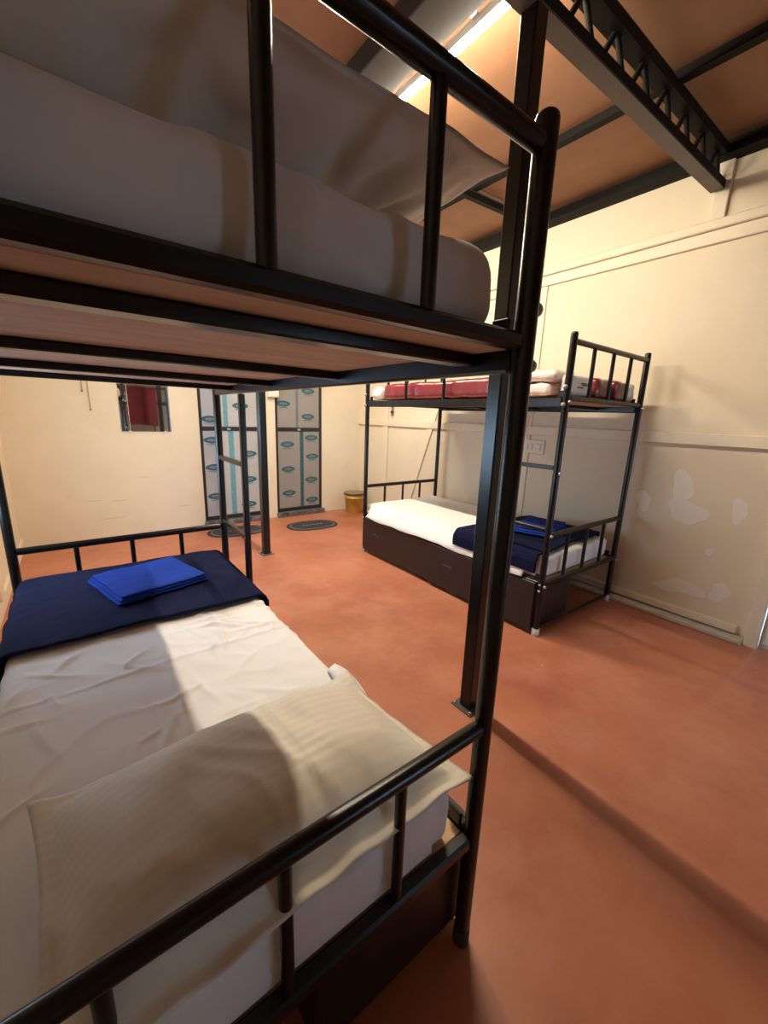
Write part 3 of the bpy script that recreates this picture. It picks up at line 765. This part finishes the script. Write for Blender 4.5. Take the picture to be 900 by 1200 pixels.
# white box on the pier between the doors
o = empty('junction_box', (1.985, YF, 1.57)); tag(o, 'small white junction box high on the pier between the doors', 'junction box')
kid(MB().bbox(1.915, 2.055, YF-.05, YF-.001, 1.505, 1.66, .006), 'box_body', WPLASTIC, o)
kid(MB().bbox(1.925, 2.045, YF-.056, YF-.0505, 1.515, 1.65, .003), 'box_cover', WPLASTIC, o)

# mirror
o = empty('wall_mirror', (.62, YF, 1.1)); tag(o, 'frameless mirror on the far wall reflecting a red blanket', 'mirror')
kid(MB().bbox(.397, .847, YF-.010, YF-.005, 1.090, 1.69, .0015), 'mirror_glass', MIRROR, o)
kid(MB().box(.400, .844, YF-.0048, YF-.001, 1.093, 1.687), 'mirror_backing', FRAME, o)
for (x, z) in ((.47, 1.088), (.79, 1.088), (.47, 1.692), (.79, 1.692)):
    kid(MB().bbox(x-.012, x+.012, YF-.016, YF-.0008, z-.010, z+.010, .003), 'mirror_clip', WPLASTIC, o)
kid(MB().bbox(.470, .4735, YF-.0112, YF-.0101, 1.10, 1.68, .0003), 'edge_line', WPLASTIC, o)

# hanging strings
def string(x, z0, z1, lab):
    R = empty('hanging_string', (x, YF-.01, z1)); tag(R, lab, 'string', 'strings on the far wall')
    kid(MB().path([(x-.004, YF-.008, z0), (x, YF-.008, (z0+z1)/2), (x+.002, YF-.008, z1)], .0025, 6), 'cord', STRING, R)
    kid(MB().lathe((x+.002, YF-.009, z1-.02), [(0,0),(.006,.004),(.007,.012),(.003,.02),(0,.021)], 8), 'knot', STRING, R)
string(.115, 1.75, 1.475, 'shorter thin string hanging on the far wall left of the mirror')
string(.162, 1.75, 1.305, 'longer thin string hanging on the far wall left of the mirror')

# ================================================================ RIGHT WALL FITTINGS
sb = empty('switch_board', (XR, 2.08, 1.1)); tag(sb, 'cream electric switch board on the wall behind the far bed', 'switch')
kid(MB().bbox(XR-.018, XR-.0005, 1.975, 2.185, 1.045, 1.165, .004), 'board_plate', TRIMM, sb)
so = kid(MB().bbox(XR-.030, XR-.0185, 2.005, 2.06, 1.07, 1.14, .004), 'socket', WPLASTIC, sb)
for (dy, dz) in ((0, .018), (-.012, -.012), (.012, -.012)):
    kid(MB().lathe((XR-.0312, 2.0325+dy, 1.105+dz), [(.005,0),(.005,.002)], 8, 'x'), 'socket_hole', HOLE, sb)
for y in (2.10, 2.145): kid(MB().bbox(XR-.026, XR-.0185, y-.014, y+.014, 1.08, 1.13, .003), 'rocker_switch', WPLASTIC, sb)
o = MB().path([(XR-.018, 2.14, 1.43), (XR-.02, 2.15, 1.36), (XR-.036, 2.165, 1.29), (XR-.036, 2.17, 1.24), (XR-.012, 2.155, 1.1645)], .005, 8).build('white_cable', WIRE)
tag(o, 'thin white cable running down the wall to the switch board', 'cable')
hg = empty('hanging_charm', (XR-.03, 4.12, 1.35)); tag(hg, 'small dark ornament hanging on the far end of the cream wall', 'ornament')
kid(MB().path([(XR-.028, 4.12, 1.60), (XR-.028, 4.12, 1.47)], .003, 6), 'cord', STRING, hg)
for k, (z, r) in enumerate(((1.455,.020),(1.42,.014),(1.385,.022),(1.35,.016))):
    kid(MB().lathe((XR-.030, 4.12, z-r), [(0,0),(r*.8,r*.4),(r,r),(r*.8,r*1.6),(0,r*2)], 10), 'bead', BROWNORN if k % 2 == 0 else STRING, hg)

# ================================================================ FLOOR THINGS
bk = empty('paint_bucket', (3.055, 4.655, 0)); tag(bk, 'yellow lidded bucket standing in the far corner behind the bed', 'bucket')
BXc, BYc = 3.055, 4.655
kid(MB().lathe((BXc, BYc, 0), [(.115,0),(.120,.004),(.130,.20),(.137,.202),(.137,.225),(.132,.227),(.134,.262)], 32), 'bucket_body', YELLOW, bk)
kid(MB().lathe((BXc, BYc, .256), [(.147,0),(.150,.004),(.150,.018),(.144,.022)], 32), 'lid_rim', LIDB, bk)
kid(MB().lathe((BXc, BYc, .2785), [(.143,0),(.141,.006),(.05,.008),(0,.008)], 32), 'lid', LID, bk)
pts = [(BXc+.139*math.cos(t), BYc+.139*math.sin(t), .215-.10*math.sin((t-3.3)/2.4*math.pi)) for t in [3.3+2.4*i/16 for i in range(17)]]
kid(MB().path(pts, .003, 6), 'handle', STRING, bk)
kid(MB().lathe((BXc-.07, BYc-.112, .20), [(.012,0),(.012,.006),(0,.008)], 8), 'handle_lug', LIDB, bk)

def doormat(cx, cy, rz, label):
    R = empty('door_mat', (cx, cy, 0), rz); tag(R, label, 'door mat', 'oval door mats')
    def stad(a, b_, n=40): return [(a*math.copysign(abs(math.cos(2*math.pi*i/n))**.8, math.cos(2*math.pi*i/n)), b_*math.copysign(abs(math.sin(2*math.pi*i/n))**.8, math.sin(2*math.pi*i/n))) for i in range(n)]
    def slab(a, b_, z0, z1, nm, M):
        q = stad(a, b_); n = len(q); V = [(x,y,z0) for x,y in q]+[(x*.985,y*.985,z1) for x,y in q]
        MB().add(V, [tuple(range(n))[::-1], tuple(range(n, 2*n))]+[(i,(i+1)%n,n+(i+1)%n,n+i) for i in range(n)]).build(nm, M, R)
    slab(.315, .205, 0, .008, 'mat_base', MATG); slab(.275, .170, .0081, .0095, 'ring', MATL); slab(.262, .158, .0096, .0112, 'mat_centre', MATG)
    for k in range(6): MB().bbox(-.13+.045*k, -.10+.045*k, -.012, .012, .0113, .0125, .0005).build('woven_mark', MATL, R)
doormat(2.215, 4.295, math.radians(-4), 'oval dark door mat in front of the right film covered door')
doormat(1.365, 4.49, math.radians(-4), 'oval dark door mat in front of the left film covered door, behind the ladder')
